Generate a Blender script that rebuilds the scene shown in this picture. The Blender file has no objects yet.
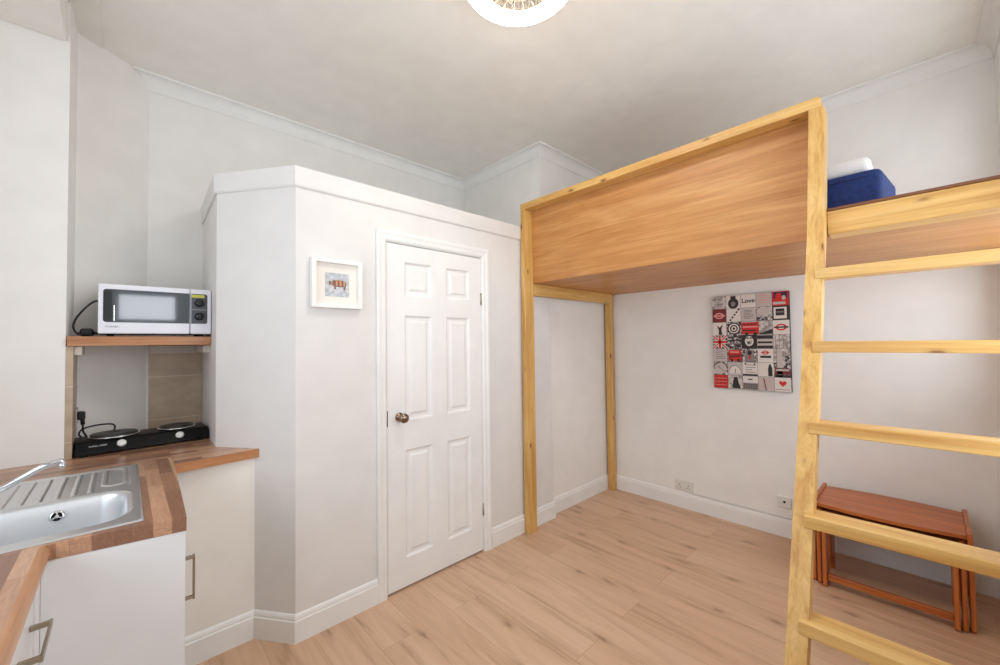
import bpy, bmesh, math, random
from mathutils import Vector, Matrix
random.seed(7)
PI = math.pi
S = bpy.context.scene
COL = S.collection

# ------------------------------------------------------------------ camera
YAW, PITCH, ROLL, FPX = math.radians(43.2), math.radians(1.48), math.radians(-0.73), 399.03
cam_d = bpy.data.cameras.new('camera')
cam_d.sensor_fit = 'HORIZONTAL'; cam_d.sensor_width = 36.0
cam_d.lens = FPX * 36.0 / 1000.0
cam_d.clip_start = 0.02; cam_d.clip_end = 100
cam = bpy.data.objects.new('camera', cam_d); COL.objects.link(cam)
fw = Vector((math.sin(YAW)*math.cos(PITCH), math.cos(YAW)*math.cos(PITCH), math.sin(PITCH)))
rt = Vector((math.cos(YAW), -math.sin(YAW), 0))
up = rt.cross(fw)
rt2 = math.cos(ROLL)*rt + math.sin(ROLL)*up
up2 = -math.sin(ROLL)*rt + math.cos(ROLL)*up
mw = Matrix((rt2, up2, -fw)).transposed().to_4x4(); mw.translation = Vector((0, 0, 1.4))
cam.matrix_world = mw
S.camera = cam

# ------------------------------------------------------------------ world, light, exposure
S.view_settings.view_transform = 'Standard'
S.view_settings.look = 'None'
S.view_settings.gamma = 1.0
S.view_settings.use_curve_mapping = False
S.view_settings.exposure = 0.09
W = bpy.data.worlds.new('daylight'); S.world = W; W.use_nodes = True
W.node_tree.nodes['Background'].inputs[0].default_value = (0.80, 0.90, 1.0, 1)
W.node_tree.nodes['Background'].inputs[1].default_value = 0.3

def area(name, loc, direction, sx, sy, power, color):
    l = bpy.data.lights.new(name, 'AREA'); l.shape = 'RECTANGLE'
    l.size = sx; l.size_y = sy; l.energy = power; l.color = color
    o = bpy.data.objects.new(name, l); COL.objects.link(o)
    o.location = loc
    o.rotation_euler = Vector(direction).to_track_quat('-Z', 'Y').to_euler()
    return o
# daylight through two windows; side and bed lights are added fill (lights stand just outside the glass)
area('daylight_main', (-0.95, 1.0, 1.85), (1, 0, 0.28), 1.8, 1.5, 24.0, (0.84, 0.94, 1.07))
area('fill_light_side', (1.375, -0.50, 1.8), (-0.1, 1, 0.35), 1.65, 1.6, 24.0, (0.86, 0.95, 1.05))  # added fill to brighten the closet front and even out the room
area('daylight_bed', (2.70, -0.50, 1.85), (-0.15, 1, 0.15), 0.95, 1.5, 19.0, (0.86, 0.95, 1.04))  # added fill to lift the wall and ceiling around the bed
area('daylight_small', (0.170, -0.46, 1.825), (0, 1, 0), 0.60, 0.31, 4.0, (0.92, 0.96, 1.0))

# ------------------------------------------------------------------ helpers
def srgb(r, g, b):
    def f(c):
        c /= 255.0
        return c/12.92 if c <= 0.04045 else ((c+0.055)/1.055)**2.4
    return (f(r), f(g), f(b), 1.0)

class NT:
    def __init__(self, name):
        self.m = bpy.data.materials.new(name); self.m.use_nodes = True
        self.t = self.m.node_tree; self.n = self.t.nodes
        self.b = self.n['Principled BSDF']
    def add(self, typ, **kw):
        n = self.n.new(typ)
        for k, v in kw.items():
            if k.startswith('i_'):
                n.inputs[k[2:].replace('_', ' ')].default_value = v
            else: setattr(n, k, v)
        return n
    def link(self, a, ao, b, bi):
        self.t.links.new(a.outputs[ao], b.inputs[bi])
    def coords(self, scale, rot=(0, 0, 0), loc=(0, 0, 0)):
        tc = self.add('ShaderNodeTexCoord'); mp = self.add('ShaderNodeMapping')
        mp.inputs['Scale'].default_value = scale; mp.inputs['Rotation'].default_value = rot
        mp.inputs['Location'].default_value = loc
        self.link(tc, 'Object', mp, 'Vector'); return mp
    def ramp(self, stops, interp='LINEAR'):
        r = self.add('ShaderNodeValToRGB'); cr = r.color_ramp; cr.interpolation = interp
        while len(cr.elements) < len(stops): cr.elements.new(0.5)
        for e, (p, c) in zip(cr.elements, stops): e.position = p; e.color = c
        return r
    def mix(self, typ='MIX', fac=0.5):
        n = self.add('ShaderNodeMix'); n.data_type = 'RGBA'; n.blend_type = typ
        n.inputs[0].default_value = fac; return n
    def bump(self, src, out, strength, dist=0.002):
        bp = self.add('ShaderNodeBump'); bp.inputs['Strength'].default_value = strength
        bp.inputs['Distance'].default_value = dist
        self.link(src, out, bp, 'Height'); self.link(bp, 'Normal', self.b, 'Normal')

MATS = {}
def plain(name, col, rough=0.5, metal=0.0, spec=0.5, bump=0.0, bscale=200, coat=0.0, emit=None, estr=0):
    if name in MATS: return MATS[name]
    t = NT(name); b = t.b
    b.inputs['Roughness'].default_value = rough; b.inputs['Metallic'].default_value = metal
    b.inputs['Specular IOR Level'].default_value = spec; b.inputs['Coat Weight'].default_value = coat
    mp = t.coords((1, 1, 1)); nz = t.add('ShaderNodeTexNoise'); nz.inputs['Scale'].default_value = 6
    t.link(mp, 'Vector', nz, 'Vector')
    lo = tuple(c*0.97 for c in col[:3]) + (1,); hi = tuple(min(1, c*1.02) for c in col[:3]) + (1,)
    r = t.ramp([(0.3, lo), (0.7, hi)]); t.link(nz, 'Fac', r, 'Fac'); t.link(r, 'Color', b, 'Base Color')
    if bump:
        n2 = t.add('ShaderNodeTexNoise'); n2.inputs['Scale'].default_value = bscale
        t.link(mp, 'Vector', n2, 'Vector'); t.bump(n2, 'Fac', bump)
    if emit:
        b.inputs['Emission Color'].default_value = emit; b.inputs['Emission Strength'].default_value = estr
    MATS[name] = t.m; return t.m

def wood(name, axis, cols, knots=True, rough=0.42, scale=1.0, knotcol=srgb(110, 62, 20), figure=0.0):
    """timber with grain along one axis (0,1,2)"""
    key = name + '_' + 'xyz'[axis]
    if key in MATS: return MATS[key]
    t = NT(key); b = t.b
    sc = [26*scale]*3; sc[axis] = 1.6*scale
    mp = t.coords(tuple(sc))
    nz = t.add('ShaderNodeTexNoise'); nz.inputs['Scale'].default_value = 1.0; nz.inputs['Detail'].default_value = 5
    nz.inputs['Distortion'].default_value = 0.6 + figure
    t.link(mp, 'Vector', nz, 'Vector')
    r = t.ramp([(0.28, cols[0]), (0.5, cols[1]), (0.72, cols[2])]); t.link(nz, 'Fac', r, 'Fac')
    sc2 = [160*scale]*3; sc2[axis] = 6*scale
    mp2 = t.coords(tuple(sc2)); n2 = t.add('ShaderNodeTexNoise'); n2.inputs['Scale'].default_value = 1.0
    t.link(mp2, 'Vector', n2, 'Vector')
    r2 = t.ramp([(0.3, (0.80, 0.78, 0.74, 1)), (0.6, (1, 1, 1, 1))]); t.link(n2, 'Fac', r2, 'Fac')
    mx = t.mix('MULTIPLY', 0.6); t.link(r, 'Color', mx, 6); t.link(r2, 'Color', mx, 7)
    out = (mx, 2)
    if figure:
        sc4 = [5.0]*3; sc4[axis] = 1.6
        mp4 = t.coords(tuple(sc4)); n4 = t.add('ShaderNodeTexNoise'); n4.inputs['Scale'].default_value = 1.0
        n4.inputs['Distortion'].default_value = 1.4; n4.inputs['Detail'].default_value = 3
        t.link(mp4, 'Vector', n4, 'Vector')
        r4 = t.ramp([(0.35, (0.86, 0.80, 0.74, 1)), (0.6, (1.0, 1.0, 1.0, 1))]); t.link(n4, 'Fac', r4, 'Fac')
        m4 = t.mix('MULTIPLY', 0.8); t.link(mx, 2, m4, 6); t.link(r4, 'Color', m4, 7); out = (m4, 2)
    if knots:
        sc3 = [13.0]*3; sc3[axis] = 5.0
        mp3 = t.coords(tuple(sc3), loc=(0.37, 0.61, 0.13)); vo = t.add('ShaderNodeTexVoronoi'); vo.inputs['Scale'].default_value = 1.0
        t.link(mp3, 'Vector', vo, 'Vector')
        r3 = t.ramp([(0.0, (1, 1, 1, 1)), (0.07, (0.8, 0.8, 0.8, 1)), (0.13, (0.15, 0.15, 0.15, 1)), (0.2, (0, 0, 0, 1))]); t.link(vo, 'Distance', r3, 'Fac')
        m3 = t.mix('MIX'); t.link(r3, 'Color', m3, 0); t.link(out[0], out[1], m3, 6); m3.inputs[7].default_value = knotcol
        out = (m3, 2)
    t.link(out[0], out[1], b, 'Base Color')
    b.inputs['Roughness'].default_value = rough
    t.bump(n2, 'Fac', 0.15, 0.001)
    MATS[key] = t.m; return t.m

def butcher(name, along):
    """laminate block-stave worktop, staves running along axis 0 or 1, end blocks on the edges"""
    t = NT(name); b = t.b
    rz = 0 if along == 0 else PI/2
    mp = t.coords((1, 1, 1), rot=(0, 0, rz), loc=(0.013, 0.02, 0))
    br = t.add('ShaderNodeTexBrick'); br.offset = 0.37; br.inputs['Scale'].default_value = 1.0
    br.inputs['Brick Width'].default_value = 0.27; br.inputs['Row Height'].default_value = 0.041
    br.inputs['Mortar Size'].default_value = 0.0006; br.inputs['Bias'].default_value = 0.0
    br.inputs['Color1'].default_value = (0, 0, 0, 1); br.inputs['Color2'].default_value = (1, 1, 1, 1)
    br.inputs['Mortar'].default_value = (0.3, 0.3, 0.3, 1)
    t.link(mp, 'Vector', br, 'Vector')
    r = t.ramp([(0.0, srgb(136, 98, 78)), (0.3, srgb(170, 126, 100)), (0.55, srgb(192, 148, 118)), (0.8, srgb(206, 164, 132)), (1.0, srgb(152, 112, 90))])
    t.link(br, 'Color', r, 'Fac')
    sc = (14, 120, 120) if along == 0 else (120, 14, 120)
    m2 = t.coords(sc); nz = t.add('ShaderNodeTexNoise'); nz.inputs['Scale'].default_value = 1; nz.inputs['Distortion'].default_value = 0.8
    nz.inputs['Detail'].default_value = 4
    t.link(m2, 'Vector', nz, 'Vector')
    r2 = t.ramp([(0.3, (0.74, 0.7, 0.68, 1)), (0.65, (1.08, 1.06, 1.04, 1))]); t.link(nz, 'Fac', r2, 'Fac')
    mx = t.mix('MULTIPLY', 0.8); t.link(r, 'Color', mx, 6); t.link(r2, 'Color', mx, 7); t.link(mx, 2, b, 'Base Color')
    b.inputs['Roughness'].default_value = 0.28
    MATS[name] = t.m; return t.m

def floor_mat():
    t = NT('oak_laminate'); b = t.b
    mp = t.coords((1, 1, 1), rot=(0, 0, PI/2), loc=(-0.845, 0.107, 0))
    # brick X <- world Y ; brick Y <- world -X
    br = t.add('ShaderNodeTexBrick'); br.offset = 0.5; br.inputs['Scale'].default_value = 1.0
    br.inputs['Brick Width'].default_value = 1.29; br.inputs['Row Height'].default_value = 0.195
    br.inputs['Mortar Size'].default_value = 0.0012; br.inputs['Mortar Smooth'].default_value = 0.3
    br.inputs['Color1'].default_value = (0, 0, 0, 1); br.inputs['Color2'].default_value = (1, 1, 1, 1); br.inputs['Mortar'].default_value = (0.5, 0.5, 0.5, 1)
    t.link(mp, 'Vector', br, 'Vector')
    r = t.ramp([(0, srgb(211, 174, 143)), (0.5, srgb(214, 178, 148)), (1, srgb(218, 183, 154))]); t.link(br, 'Color', r, 'Fac')
    # plank-wise shift of the grain
    mul = t.add('ShaderNodeVectorMath', operation='MULTIPLY_ADD')
    mul.inputs[1].default_value = (7.3, 3.1, 1.7)
    tc = t.coords((15, 1.5, 1)); t.link(br, 'Color', mul, 0); t.link(tc, 'Vector', mul, 2)
    nz = t.add('ShaderNodeTexNoise'); nz.inputs['Scale'].default_value = 1.0; nz.inputs['Detail'].default_value = 6; nz.inputs['Distortion'].default_value = 0.9
    nz.inputs['Roughness'].default_value = 0.6
    t.link(mul, 'Vector', nz, 'Vector')
    r2 = t.ramp([(0.28, (0.60, 0.52, 0.44, 1)), (0.42, (0.90, 0.86, 0.82, 1)), (0.60, (1.05, 1.05, 1.05, 1))]); t.link(nz, 'Fac', r2, 'Fac')
    mx = t.mix('MULTIPLY', 0.75); t.link(r, 'Color', mx, 6); t.link(r2, 'Color', mx, 7)
    tk = t.coords((4.2, 1.5, 1), loc=(0.3, 0.42, 0)); vo = t.add('ShaderNodeTexVoronoi', voronoi_dimensions='2D'); vo.inputs['Scale'].default_value = 1.0
    nd = t.add('ShaderNodeTexNoise'); nd.inputs['Scale'].default_value = 9; t.link(tk, 'Vector', nd, 'Vector')
    va = t.add('ShaderNodeVectorMath', operation='MULTIPLY_ADD'); va.inputs[1].default_value = (0.14, 0.14, 0)
    t.link(nd, 'Color', va, 0); t.link(tk, 'Vector', va, 2); t.link(va, 'Vector', vo, 'Vector')
    r3 = t.ramp([(0, (0.65, 0.65, 0.65, 1)), (0.03, (0.42, 0.42, 0.42, 1)), (0.07, (0.13, 0.13, 0.13, 1)), (0.15, (0, 0, 0, 1))]); t.link(vo, 'Distance', r3, 'Fac')
    m3 = t.mix('MIX'); t.link(r3, 'Color', m3, 0); t.link(mx, 2, m3, 6); m3.inputs[7].default_value = srgb(128, 92, 66)
    m4 = t.mix('MULTIPLY', 1.0)
    r5 = t.ramp([(0, (1, 1, 1, 1)), (1, (0.72, 0.68, 0.64, 1))]); t.link(br, 'Fac', r5, 'Fac')
    t.link(m3, 2, m4, 6); t.link(r5, 'Color', m4, 7)
    t.link(m4, 2, b, 'Base Color'); b.inputs['Roughness'].default_value = 0.45
    b.inputs['Specular IOR Level'].default_value = 0.35
    return t.m

def tile_mat():
    t = NT('beige_stone_tile'); b = t.b
    mp = t.coords((1, 1, 1), rot=(PI/2, 0, 0), loc=(0.045, 0.226, 0))
    br = t.add('ShaderNodeTexBrick'); br.offset = 0.0; br.inputs['Scale'].default_value = 1
    br.inputs['Brick Width'].default_value = 0.40; br.inputs['Row Height'].default_value = 0.25; br.inputs['Mortar Size'].default_value = 0.002
    br.inputs['Color1'].default_value = srgb(196, 176, 152); br.inputs['Color2'].default_value = srgb(190, 170, 146); br.inputs['Mortar'].default_value = srgb(222, 206, 186)
    t.link(mp, 'Vector', br, 'Vector')
    m2 = t.coords((9, 9, 14)); nz = t.add('ShaderNodeTexNoise'); nz.inputs['Scale'].default_value = 1; nz.inputs['Detail'].default_value = 6; t.link(m2, 'Vector', nz, 'Vector')
    r = t.ramp([(0.35, (0.86, 0.84, 0.82, 1)), (0.65, (1.08, 1.07, 1.06, 1))]); t.link(nz, 'Fac', r, 'Fac')
    mx = t.mix('MULTIPLY', 1); t.link(br, 'Color', mx, 6); t.link(r, 'Color', mx, 7); t.link(mx, 2, b, 'Base Color')
    b.inputs['Roughness'].default_value = 0.4
    return t.m

def fabric(name, col):
    t = NT(name); b = t.b
    mp = t.coords((1, 1, 1)); nz = t.add('ShaderNodeTexNoise'); nz.inputs['Scale'].default_value = 60; nz.inputs['Detail'].default_value = 6
    t.link(mp, 'Vector', nz, 'Vector')
    r = t.ramp([(0.3, tuple(c*0.75 for c in col[:3])+(1,)), (0.7, tuple(min(1, c*1.25) for c in col[:3])+(1,))]); t.link(nz, 'Fac', r, 'Fac')
    t.link(r, 'Color', b, 'Base Color'); b.inputs['Roughness'].default_value = 0.8
    wv = t.add('ShaderNodeTexWave'); wv.inputs['Scale'].default_value = 220; t.link(mp, 'Vector', wv, 'Vector')
    t.bump(wv, 'Fac', 0.25, 0.001)
    return t.m

# ------------------------------------------------------------------ mesh builder
class MB:
    def __init__(self): self.b = bmesh.new()
    def prism(self, pts, vec, mi=0):
        v0 = [self.b.verts.new(p) for p in pts]; v1 = [self.b.verts.new(Vector(p)+Vector(vec)) for p in pts]
        n = len(pts); fs = [self.b.faces.new(v0[::-1]), self.b.faces.new(v1)]
        for i in range(n): fs.append(self.b.faces.new((v0[i], v0[(i+1) % n], v1[(i+1) % n], v1[i])))
        for f in fs: f.material_index = mi
        return fs
    def box(self, x0, x1, y0, y1, z0, z1, bev=0.0, mi=0, seg=2):
        fs = self.prism([(x0, y0, z0), (x1, y0, z0), (x1, y1, z0), (x0, y1, z0)], (0, 0, z1-z0), mi)
        if bev: self.bevel(fs, bev, seg)
        return fs
    def bevel(self, fs, bev, seg=2, filt=None):
        es = list({e for f in fs for e in f.edges if filt is None or filt(e)})
        bmesh.ops.bevel(self.b, geom=es, offset=bev, segments=seg, profile=0.5, affect='EDGES', clamp_overlap=True)
    def poly(self, pts, mi=0):
        f = self.b.faces.new([self.b.verts.new(p) for p in pts]); f.material_index = mi; return f
    def tube(self, pts, r, n=10, mi=0, cap=True, radii=None):
        pts = [Vector(p) for p in pts]; rings = []
        up = Vector((0, 0, 1))
        d0 = (pts[1]-pts[0]).normalized()
        ref = d0.orthogonal().normalized()
        for i, p in enumerate(pts):
            d = (pts[min(i+1, len(pts)-1)] - pts[max(i-1, 0)]).normalized()
            ref = (ref - d*ref.dot(d)).normalized(); o = d.cross(ref)
            rr = radii[i] if radii else r
            rings.append([self.b.verts.new(p + ref*math.cos(2*PI*k/n)*rr + o*math.sin(2*PI*k/n)*rr) for k in range(n)])
        for a, c in zip(rings, rings[1:]):
            for k in range(n):
                f = self.b.faces.new((a[k], a[(k+1) % n], c[(k+1) % n], c[k])); f.smooth = True; f.material_index = mi
        if cap:
            self.b.faces.new(rings[0][::-1]).material_index = mi; self.b.faces.new(rings[-1]).material_index = mi
    def lathe(self, c, axis, prof, n=40, mi=0, cap=True):
        """prof = [(r, h)] along axis vector from centre c"""
        a = Vector(axis).normalized(); u = a.orthogonal().normalized(); w = a.cross(u); c = Vector(c); rings = []
        for r, h in prof:
            if r < 1e-6: rings.append([self.b.verts.new(c+a*h)])
            else: rings.append([self.b.verts.new(c + a*h + (u*math.cos(2*PI*k/n)+w*math.sin(2*PI*k/n))*r) for k in range(n)])
        for p, q in zip(rings, rings[1:]):
            for k in range(n):
                if len(p) == 1 and len(q) == 1: continue
                if len(p) == 1: f = self.b.faces.new((p[0], q[k], q[(k+1) % n]))
                elif len(q) == 1: f = self.b.faces.new((p[k], p[(k+1) % n], q[0]))
                else: f = self.b.faces.new((p[k], p[(k+1) % n], q[(k+1) % n], q[k]))
                f.smooth = True; f.material_index = mi
        if cap:
            for rg in (rings[0], rings[-1]):
                if len(rg) > 2: self.b.faces.new(rg).material_index = mi
    def sweep(self, path, prof, closed=False, mi=0, miter_ends=None):
        """path [(x,y)], prof [(d,z)] d = distance to the left of travel; flat closed ends"""
        n = len(path); P = [Vector((p[0], p[1])) for p in path]; offs = []
        for i in range(n):
            if closed or 0 < i < n-1:
                a = (P[i]-P[i-1]).normalized(); c = (P[(i+1) % n]-P[i]).normalized()
                na = Vector((-a.y, a.x)); nc = Vector((-c.y, c.x))
                m = (na+nc).normalized(); m = m/max(0.2, m.dot(na))
            else:
                c = (P[1]-P[0]).normalized() if i == 0 else (P[-1]-P[-2]).normalized(); m = Vector((-c.y, c.x))
                if miter_ends and miter_ends[0 if i == 0 else 1]: m = m + c*miter_ends[0 if i == 0 else 1]
            offs.append(m)
        rings = [[self.b.verts.new((P[i].x+offs[i].x*d, P[i].y+offs[i].y*d, z)) for d, z in prof] for i in range(n)]
        k = len(prof)
        for i in range(n if closed else n-1):
            a, c = rings[i], rings[(i+1) % n]
            for j in range(k):
                f = self.b.faces.new((a[j], a[(j+1) % k], c[(j+1) % k], c[j])); f.material_index = mi
        if not closed:
            self.b.faces.new(rings[0][::-1]); self.b.faces.new(rings[-1])
    def text(self, body, size, mat4, mi=0, ext=0.0003, align='CENTER', bold=0.0):
        cu = bpy.data.curves.new('t', 'FONT'); cu.body = body; cu.size = size; cu.extrude = ext; cu.align_x = align; cu.offset = bold; cu.align_y = 'CENTER'
        ob = bpy.data.objects.new('t', cu); COL.objects.link(ob)
        dg = bpy.context.evaluated_depsgraph_get(); me = bpy.data.meshes.new_from_object(ob.evaluated_get(dg))
        me.transform(mat4); nf = len(self.b.faces); self.b.from_mesh(me)
        self.b.faces.ensure_lookup_table()
        for f in self.b.faces[nf:]: f.material_index = mi
        bpy.data.objects.remove(ob); bpy.data.curves.remove(cu); bpy.data.meshes.remove(me)
    def build(self, name, mats, parent=None, smooth=False, auto=False, fixn=True, loc=None):
        if fixn: bmesh.ops.recalc_face_normals(self.b, faces=self.b.faces)
        if smooth:
            for f in self.b.faces: f.smooth = True
        me = bpy.data.meshes.new(name)
        org = Vector((0, 0, 0))
        if parent is not None:
            p = parent
            while p is not None: org += p.location; p = p.parent
        if loc is not None: org = Vector(loc)
        bmesh.ops.translate(self.b, verts=self.b.verts, vec=-org)
        self.b.to_mesh(me); self.b.free()
        for m in (mats if isinstance(mats, (list, tuple)) else [mats]): me.materials.append(m)
        if auto:
            for f in me.polygons: f.use_smooth = True
            try: me.set_sharp_from_angle(angle=math.radians(35))
            except Exception: pass
        o = bpy.data.objects.new(name, me); COL.objects.link(o)
        if parent is not None: o.parent = parent
        elif loc is not None: o.location = loc
        return o

def thing(name, label, cat, loc, group=None):
    o = bpy.data.objects.new(name, None); COL.objects.link(o); o.empty_display_size = 0.1
    o.location = loc; o['label'] = label; o['category'] = cat
    if group: o['group'] = group
    return o
def tag(o, label, cat, group=None):
    o['label'] = label; o['category'] = cat
    if group: o['group'] = group
    return o
def struct(o): o['kind'] = 'structure'; return o

# ------------------------------------------------------------------ materials
WHITE = plain('wall_paint', srgb(243, 240, 235), 0.7, spec=0.25, bump=0.04, bscale=90)
COVE = plain('coving_paint', srgb(243, 241, 237), 0.75, spec=0.15)
CEIL = plain('ceiling_paint', srgb(246, 242, 234), 0.85, spec=0.1)
CLOSET = plain('closet_paint', srgb(231, 228, 224), 0.6, spec=0.3, bump=0.03, bscale=70)
GLOSS = plain('gloss_white_wood', srgb(242, 241, 238), 0.33, spec=0.5)
UNITW = plain('white_unit_board', srgb(238, 238, 238), 0.35)
CREAM = plain('cream_panel', srgb(241, 236, 228), 0.4)
FLOOR = floor_mat()
TILE = tile_mat()
PC = (srgb(196, 140, 70), srgb(222, 176, 102), srgb(232, 192, 124))
def PINE(ax): return wood('pine', ax, PC)
PLC = (srgb(190, 128, 68), srgb(203, 143, 82), srgb(214, 160, 100))
def PLY(ax): return wood('plywood', ax, PLC, knots=False, scale=0.6, figure=1.0)
TK = (srgb(164, 84, 34), srgb(190, 104, 44), srgb(206, 122, 58))
def TEAK(ax): return wood('teak', ax, TK, knots=False, rough=0.3)
STEEL = plain('brushed_steel', srgb(226, 229, 232), 0.36, metal=1.0)
CHROME = plain('chrome', srgb(215, 218, 222), 0.12, metal=1.0)
NICKEL = plain('satin_nickel', srgb(176, 168, 152), 0.3, metal=1.0)
BRONZE = plain('antique_brass', srgb(146, 126, 108), 0.24, metal=1.0)
BLACK = plain('black_enamel', srgb(8, 9, 11), 0.38, spec=0.18)
RUBBER = plain('black_cable', srgb(14, 14, 14), 0.5)
HOTP = plain('cast_iron', srgb(52, 52, 50), 0.45, metal=0.3)
BW_Y = butcher('butcher_block_along_y', 1)
BW_X = butcher('butcher_block_along_x', 0)
BW_TRIM = wood('worktop_trim', 0, (srgb(172, 114, 72), srgb(192, 134, 92), srgb(206, 152, 110)), knots=False, rough=0.3)
BW_TRIMY = wood('worktop_trim', 1, (srgb(184, 134, 98), srgb(204, 154, 116), srgb(214, 168, 132)), knots=False, rough=0.3)

# ------------------------------------------------------------------ room shell
ZC = 3.0
OUT = [(3.425, -0.30), (3.425, 2.115), (2.45, 2.115), (2.45, 3.10), (0.09, 3.10), (-0.187, 2.88), (-0.196, 2.65), (-0.75, 2.65), (-0.75, -0.30)]
NAMES = ['wall_poster_side', 'wall_chimney_front', 'wall_chimney_side', 'wall_back', 'wall_diagonal', 'wall_niche_side', 'wall_sink_side', 'wall_left', 'wall_right']
def offset(poly, d):
    n = len(poly); res = []
    for i in range(n):
        p = Vector(poly[i]); a = (p-Vector(poly[i-1])).normalized(); c = (Vector(poly[(i+1) % n])-p).normalized()
        na = Vector((a.y, -a.x)); nc = Vector((c.y, -c.x)); m = (na+nc).normalized(); m = m/m.dot(na); res.append(p+m*d)
    return res
OO = offset(OUT, 0.09)
for i, nm in enumerate(NAMES):
    a, b_ = OUT[i], OUT[(i+1) % len(OUT)]; oa, ob_ = OO[i], OO[(i+1) % len(OUT)]
    m = MB()
    if nm == 'wall_left':       # window opening y 0.1..1.9, z 1.1..2.6
        for (ya, yb, z0, z1) in ((-0.39, 0.1, 0, ZC), (1.9, 2.74, 0, ZC), (0.1, 1.9, 0, 1.1), (0.1, 1.9, 2.6, ZC)):
            m.box(-0.84, -0.75, ya, yb, z0, z1)
    elif nm == 'wall_right':    # openings added for fill light, and a small window x -0.05..0.40, z 1.66..1.97
        for (xa, xb, z0, z1) in ((-0.75, -0.10, 0, ZC), (0.44, 0.55, 0, ZC), (0.55, 2.20, 0, 0.95), (0.55, 2.20, 2.60, ZC), (2.20, 2.25, 0, ZC), (2.25, 3.20, 0, 1.1), (2.25, 3.20, 2.60, ZC), (3.20, 3.515, 0, ZC), (-0.10, 0.44, 0, 1.64), (-0.10, 0.44, 1.99, ZC)):
            m.box(xa, xb, -0.39, -0.30, z0, z1)
    else:
        m.prism([(a[0], a[1], 0), (b_[0], b_[1], 0), (ob_[0], ob_[1], 0), (oa[0], oa[1], 0)], (0, 0, ZC))
    struct(m.build(nm, WHITE))
m = MB(); m.box(-0.84, 3.515, -0.39, 3.19, -0.08, 0.0); struct(m.build('floor', FLOOR))
m = MB(); m.box(-0.84, 3.515, -0.39, 3.19, ZC, ZC+0.08); struct(m.build('ceiling', CEIL))
# lowered bay soffit and the shallow step beside it
m = MB(); m.box(-0.75, -0.205, -0.30, 2.65, 2.8, ZC, 0.006); struct(m.build('ceiling_bay_soffit', CEIL))
m = MB(); m.prism([(-0.2045, -0.30, ZC), (-0.2045, 2.875, ZC), (-0.10, 2.955, ZC), (-0.10, -0.30, ZC)], (0, 0, -0.012)); struct(m.build('ceiling_step', CEIL))

# windows
def window(name, axis, fixed, a0, a1, z0, z1, cols_, rows_):
    def bx(mb, u0, u1, w0, w1, d0, d1, bev=0.004):
        if axis == 'x': mb.box(fixed+d0, fixed+d1, u0, u1, w0, w1, bev)
        else: mb.box(u0, u1, fixed+d0, fixed+d1, w0, w1, bev)
    fr = MB(); t = 0.05
    bx(fr, a0, a0+t, z0, z1, -0.02, 0.03); bx(fr, a1-t, a1, z0, z1, -0.02, 0.03)
    bx(fr, a0+t, a1-t, z0, z0+t, -0.02, 0.03); bx(fr, a0+t, a1-t, z1-t, z1, -0.02, 0.03)
    for c in range(1, cols_): u = a0+(a1-a0)*c/cols_; bx(fr, u-0.02, u+0.02, z0+t, z1-t, -0.018, 0.025)
    for r in range(1, rows_): w = z0+(z1-z0)*r/rows_; bx(fr, a0+t, a1-t, w-0.02, w+0.02, -0.018, 0.025)
    f = struct(fr.build(name, GLOSS))
    g = MB(); bx(g, a0+t*0.5, a1-t*0.5, z0+t*0.5, z1-t*0.5, 0.0, 0.004, 0)
    if 'pane_glass' not in MATS:
        tt = NT('pane_glass'); gl = tt.add('ShaderNodeBsdfGlossy'); gl.inputs['Roughness'].default_value = 0.02
        tr = tt.add('ShaderNodeBsdfTransparent'); ms = tt.add('ShaderNodeMixShader'); ms.inputs[0].default_value = 0.07
        tt.link(tr, 0, ms, 1); tt.link(gl, 0, ms, 2); tt.link(ms, 0, tt.n['Material Output'], 'Surface'); MATS['pane_glass'] = tt.m
    g.build('pane', MATS['pane_glass'], f)
    return f
window('window_1', 'x', -0.80, 0.1, 1.9, 1.1, 2.6, 2, 1)
window('window_2', 'y', -0.35, -0.10, 0.44, 1.64, 1.99, 1, 1)
window('window_3', 'y', -0.35, 0.55, 2.20, 0.95, 2.60, 2, 1)  # unseen window, added to let the side fill in
window('window_4', 'y', -0.35, 2.25, 3.20, 1.10, 2.60, 1, 1)  # unseen window by the bed, added for the bed fill
m = MB(); m.box(-0.75, -0.70, 0.06, 1.94, 1.07, 1.10, 0.005); struct(m.build('trim_window_sill', GLOSS))

# coving: follows the walls on the room side of the bay
cov = [(0, ZC-0.085), (0.006, ZC-0.085), (0.010, ZC-0.074)]
for k in range(0, 7):
    t_ = k/6*PI/2; cov.append((0.010+0.048*(1-math.cos(t_)), ZC-0.070+0.058*math.sin(t_)))
cov += [(0.066, ZC-0.012), (0.066, ZC), (0, ZC)]
def coving(name, path, ends=None):
    mm = MB(); mm.sweep(path, cov, miter_ends=ends); struct(mm.build(name, COVE, auto=True))
coving('trim_coving', [(0.5, -0.30), (3.425, -0.30), (3.425, 2.115), (2.45, 2.115), (2.45, 3.10), (0.085, 3.10)], (0, 1.0))

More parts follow.
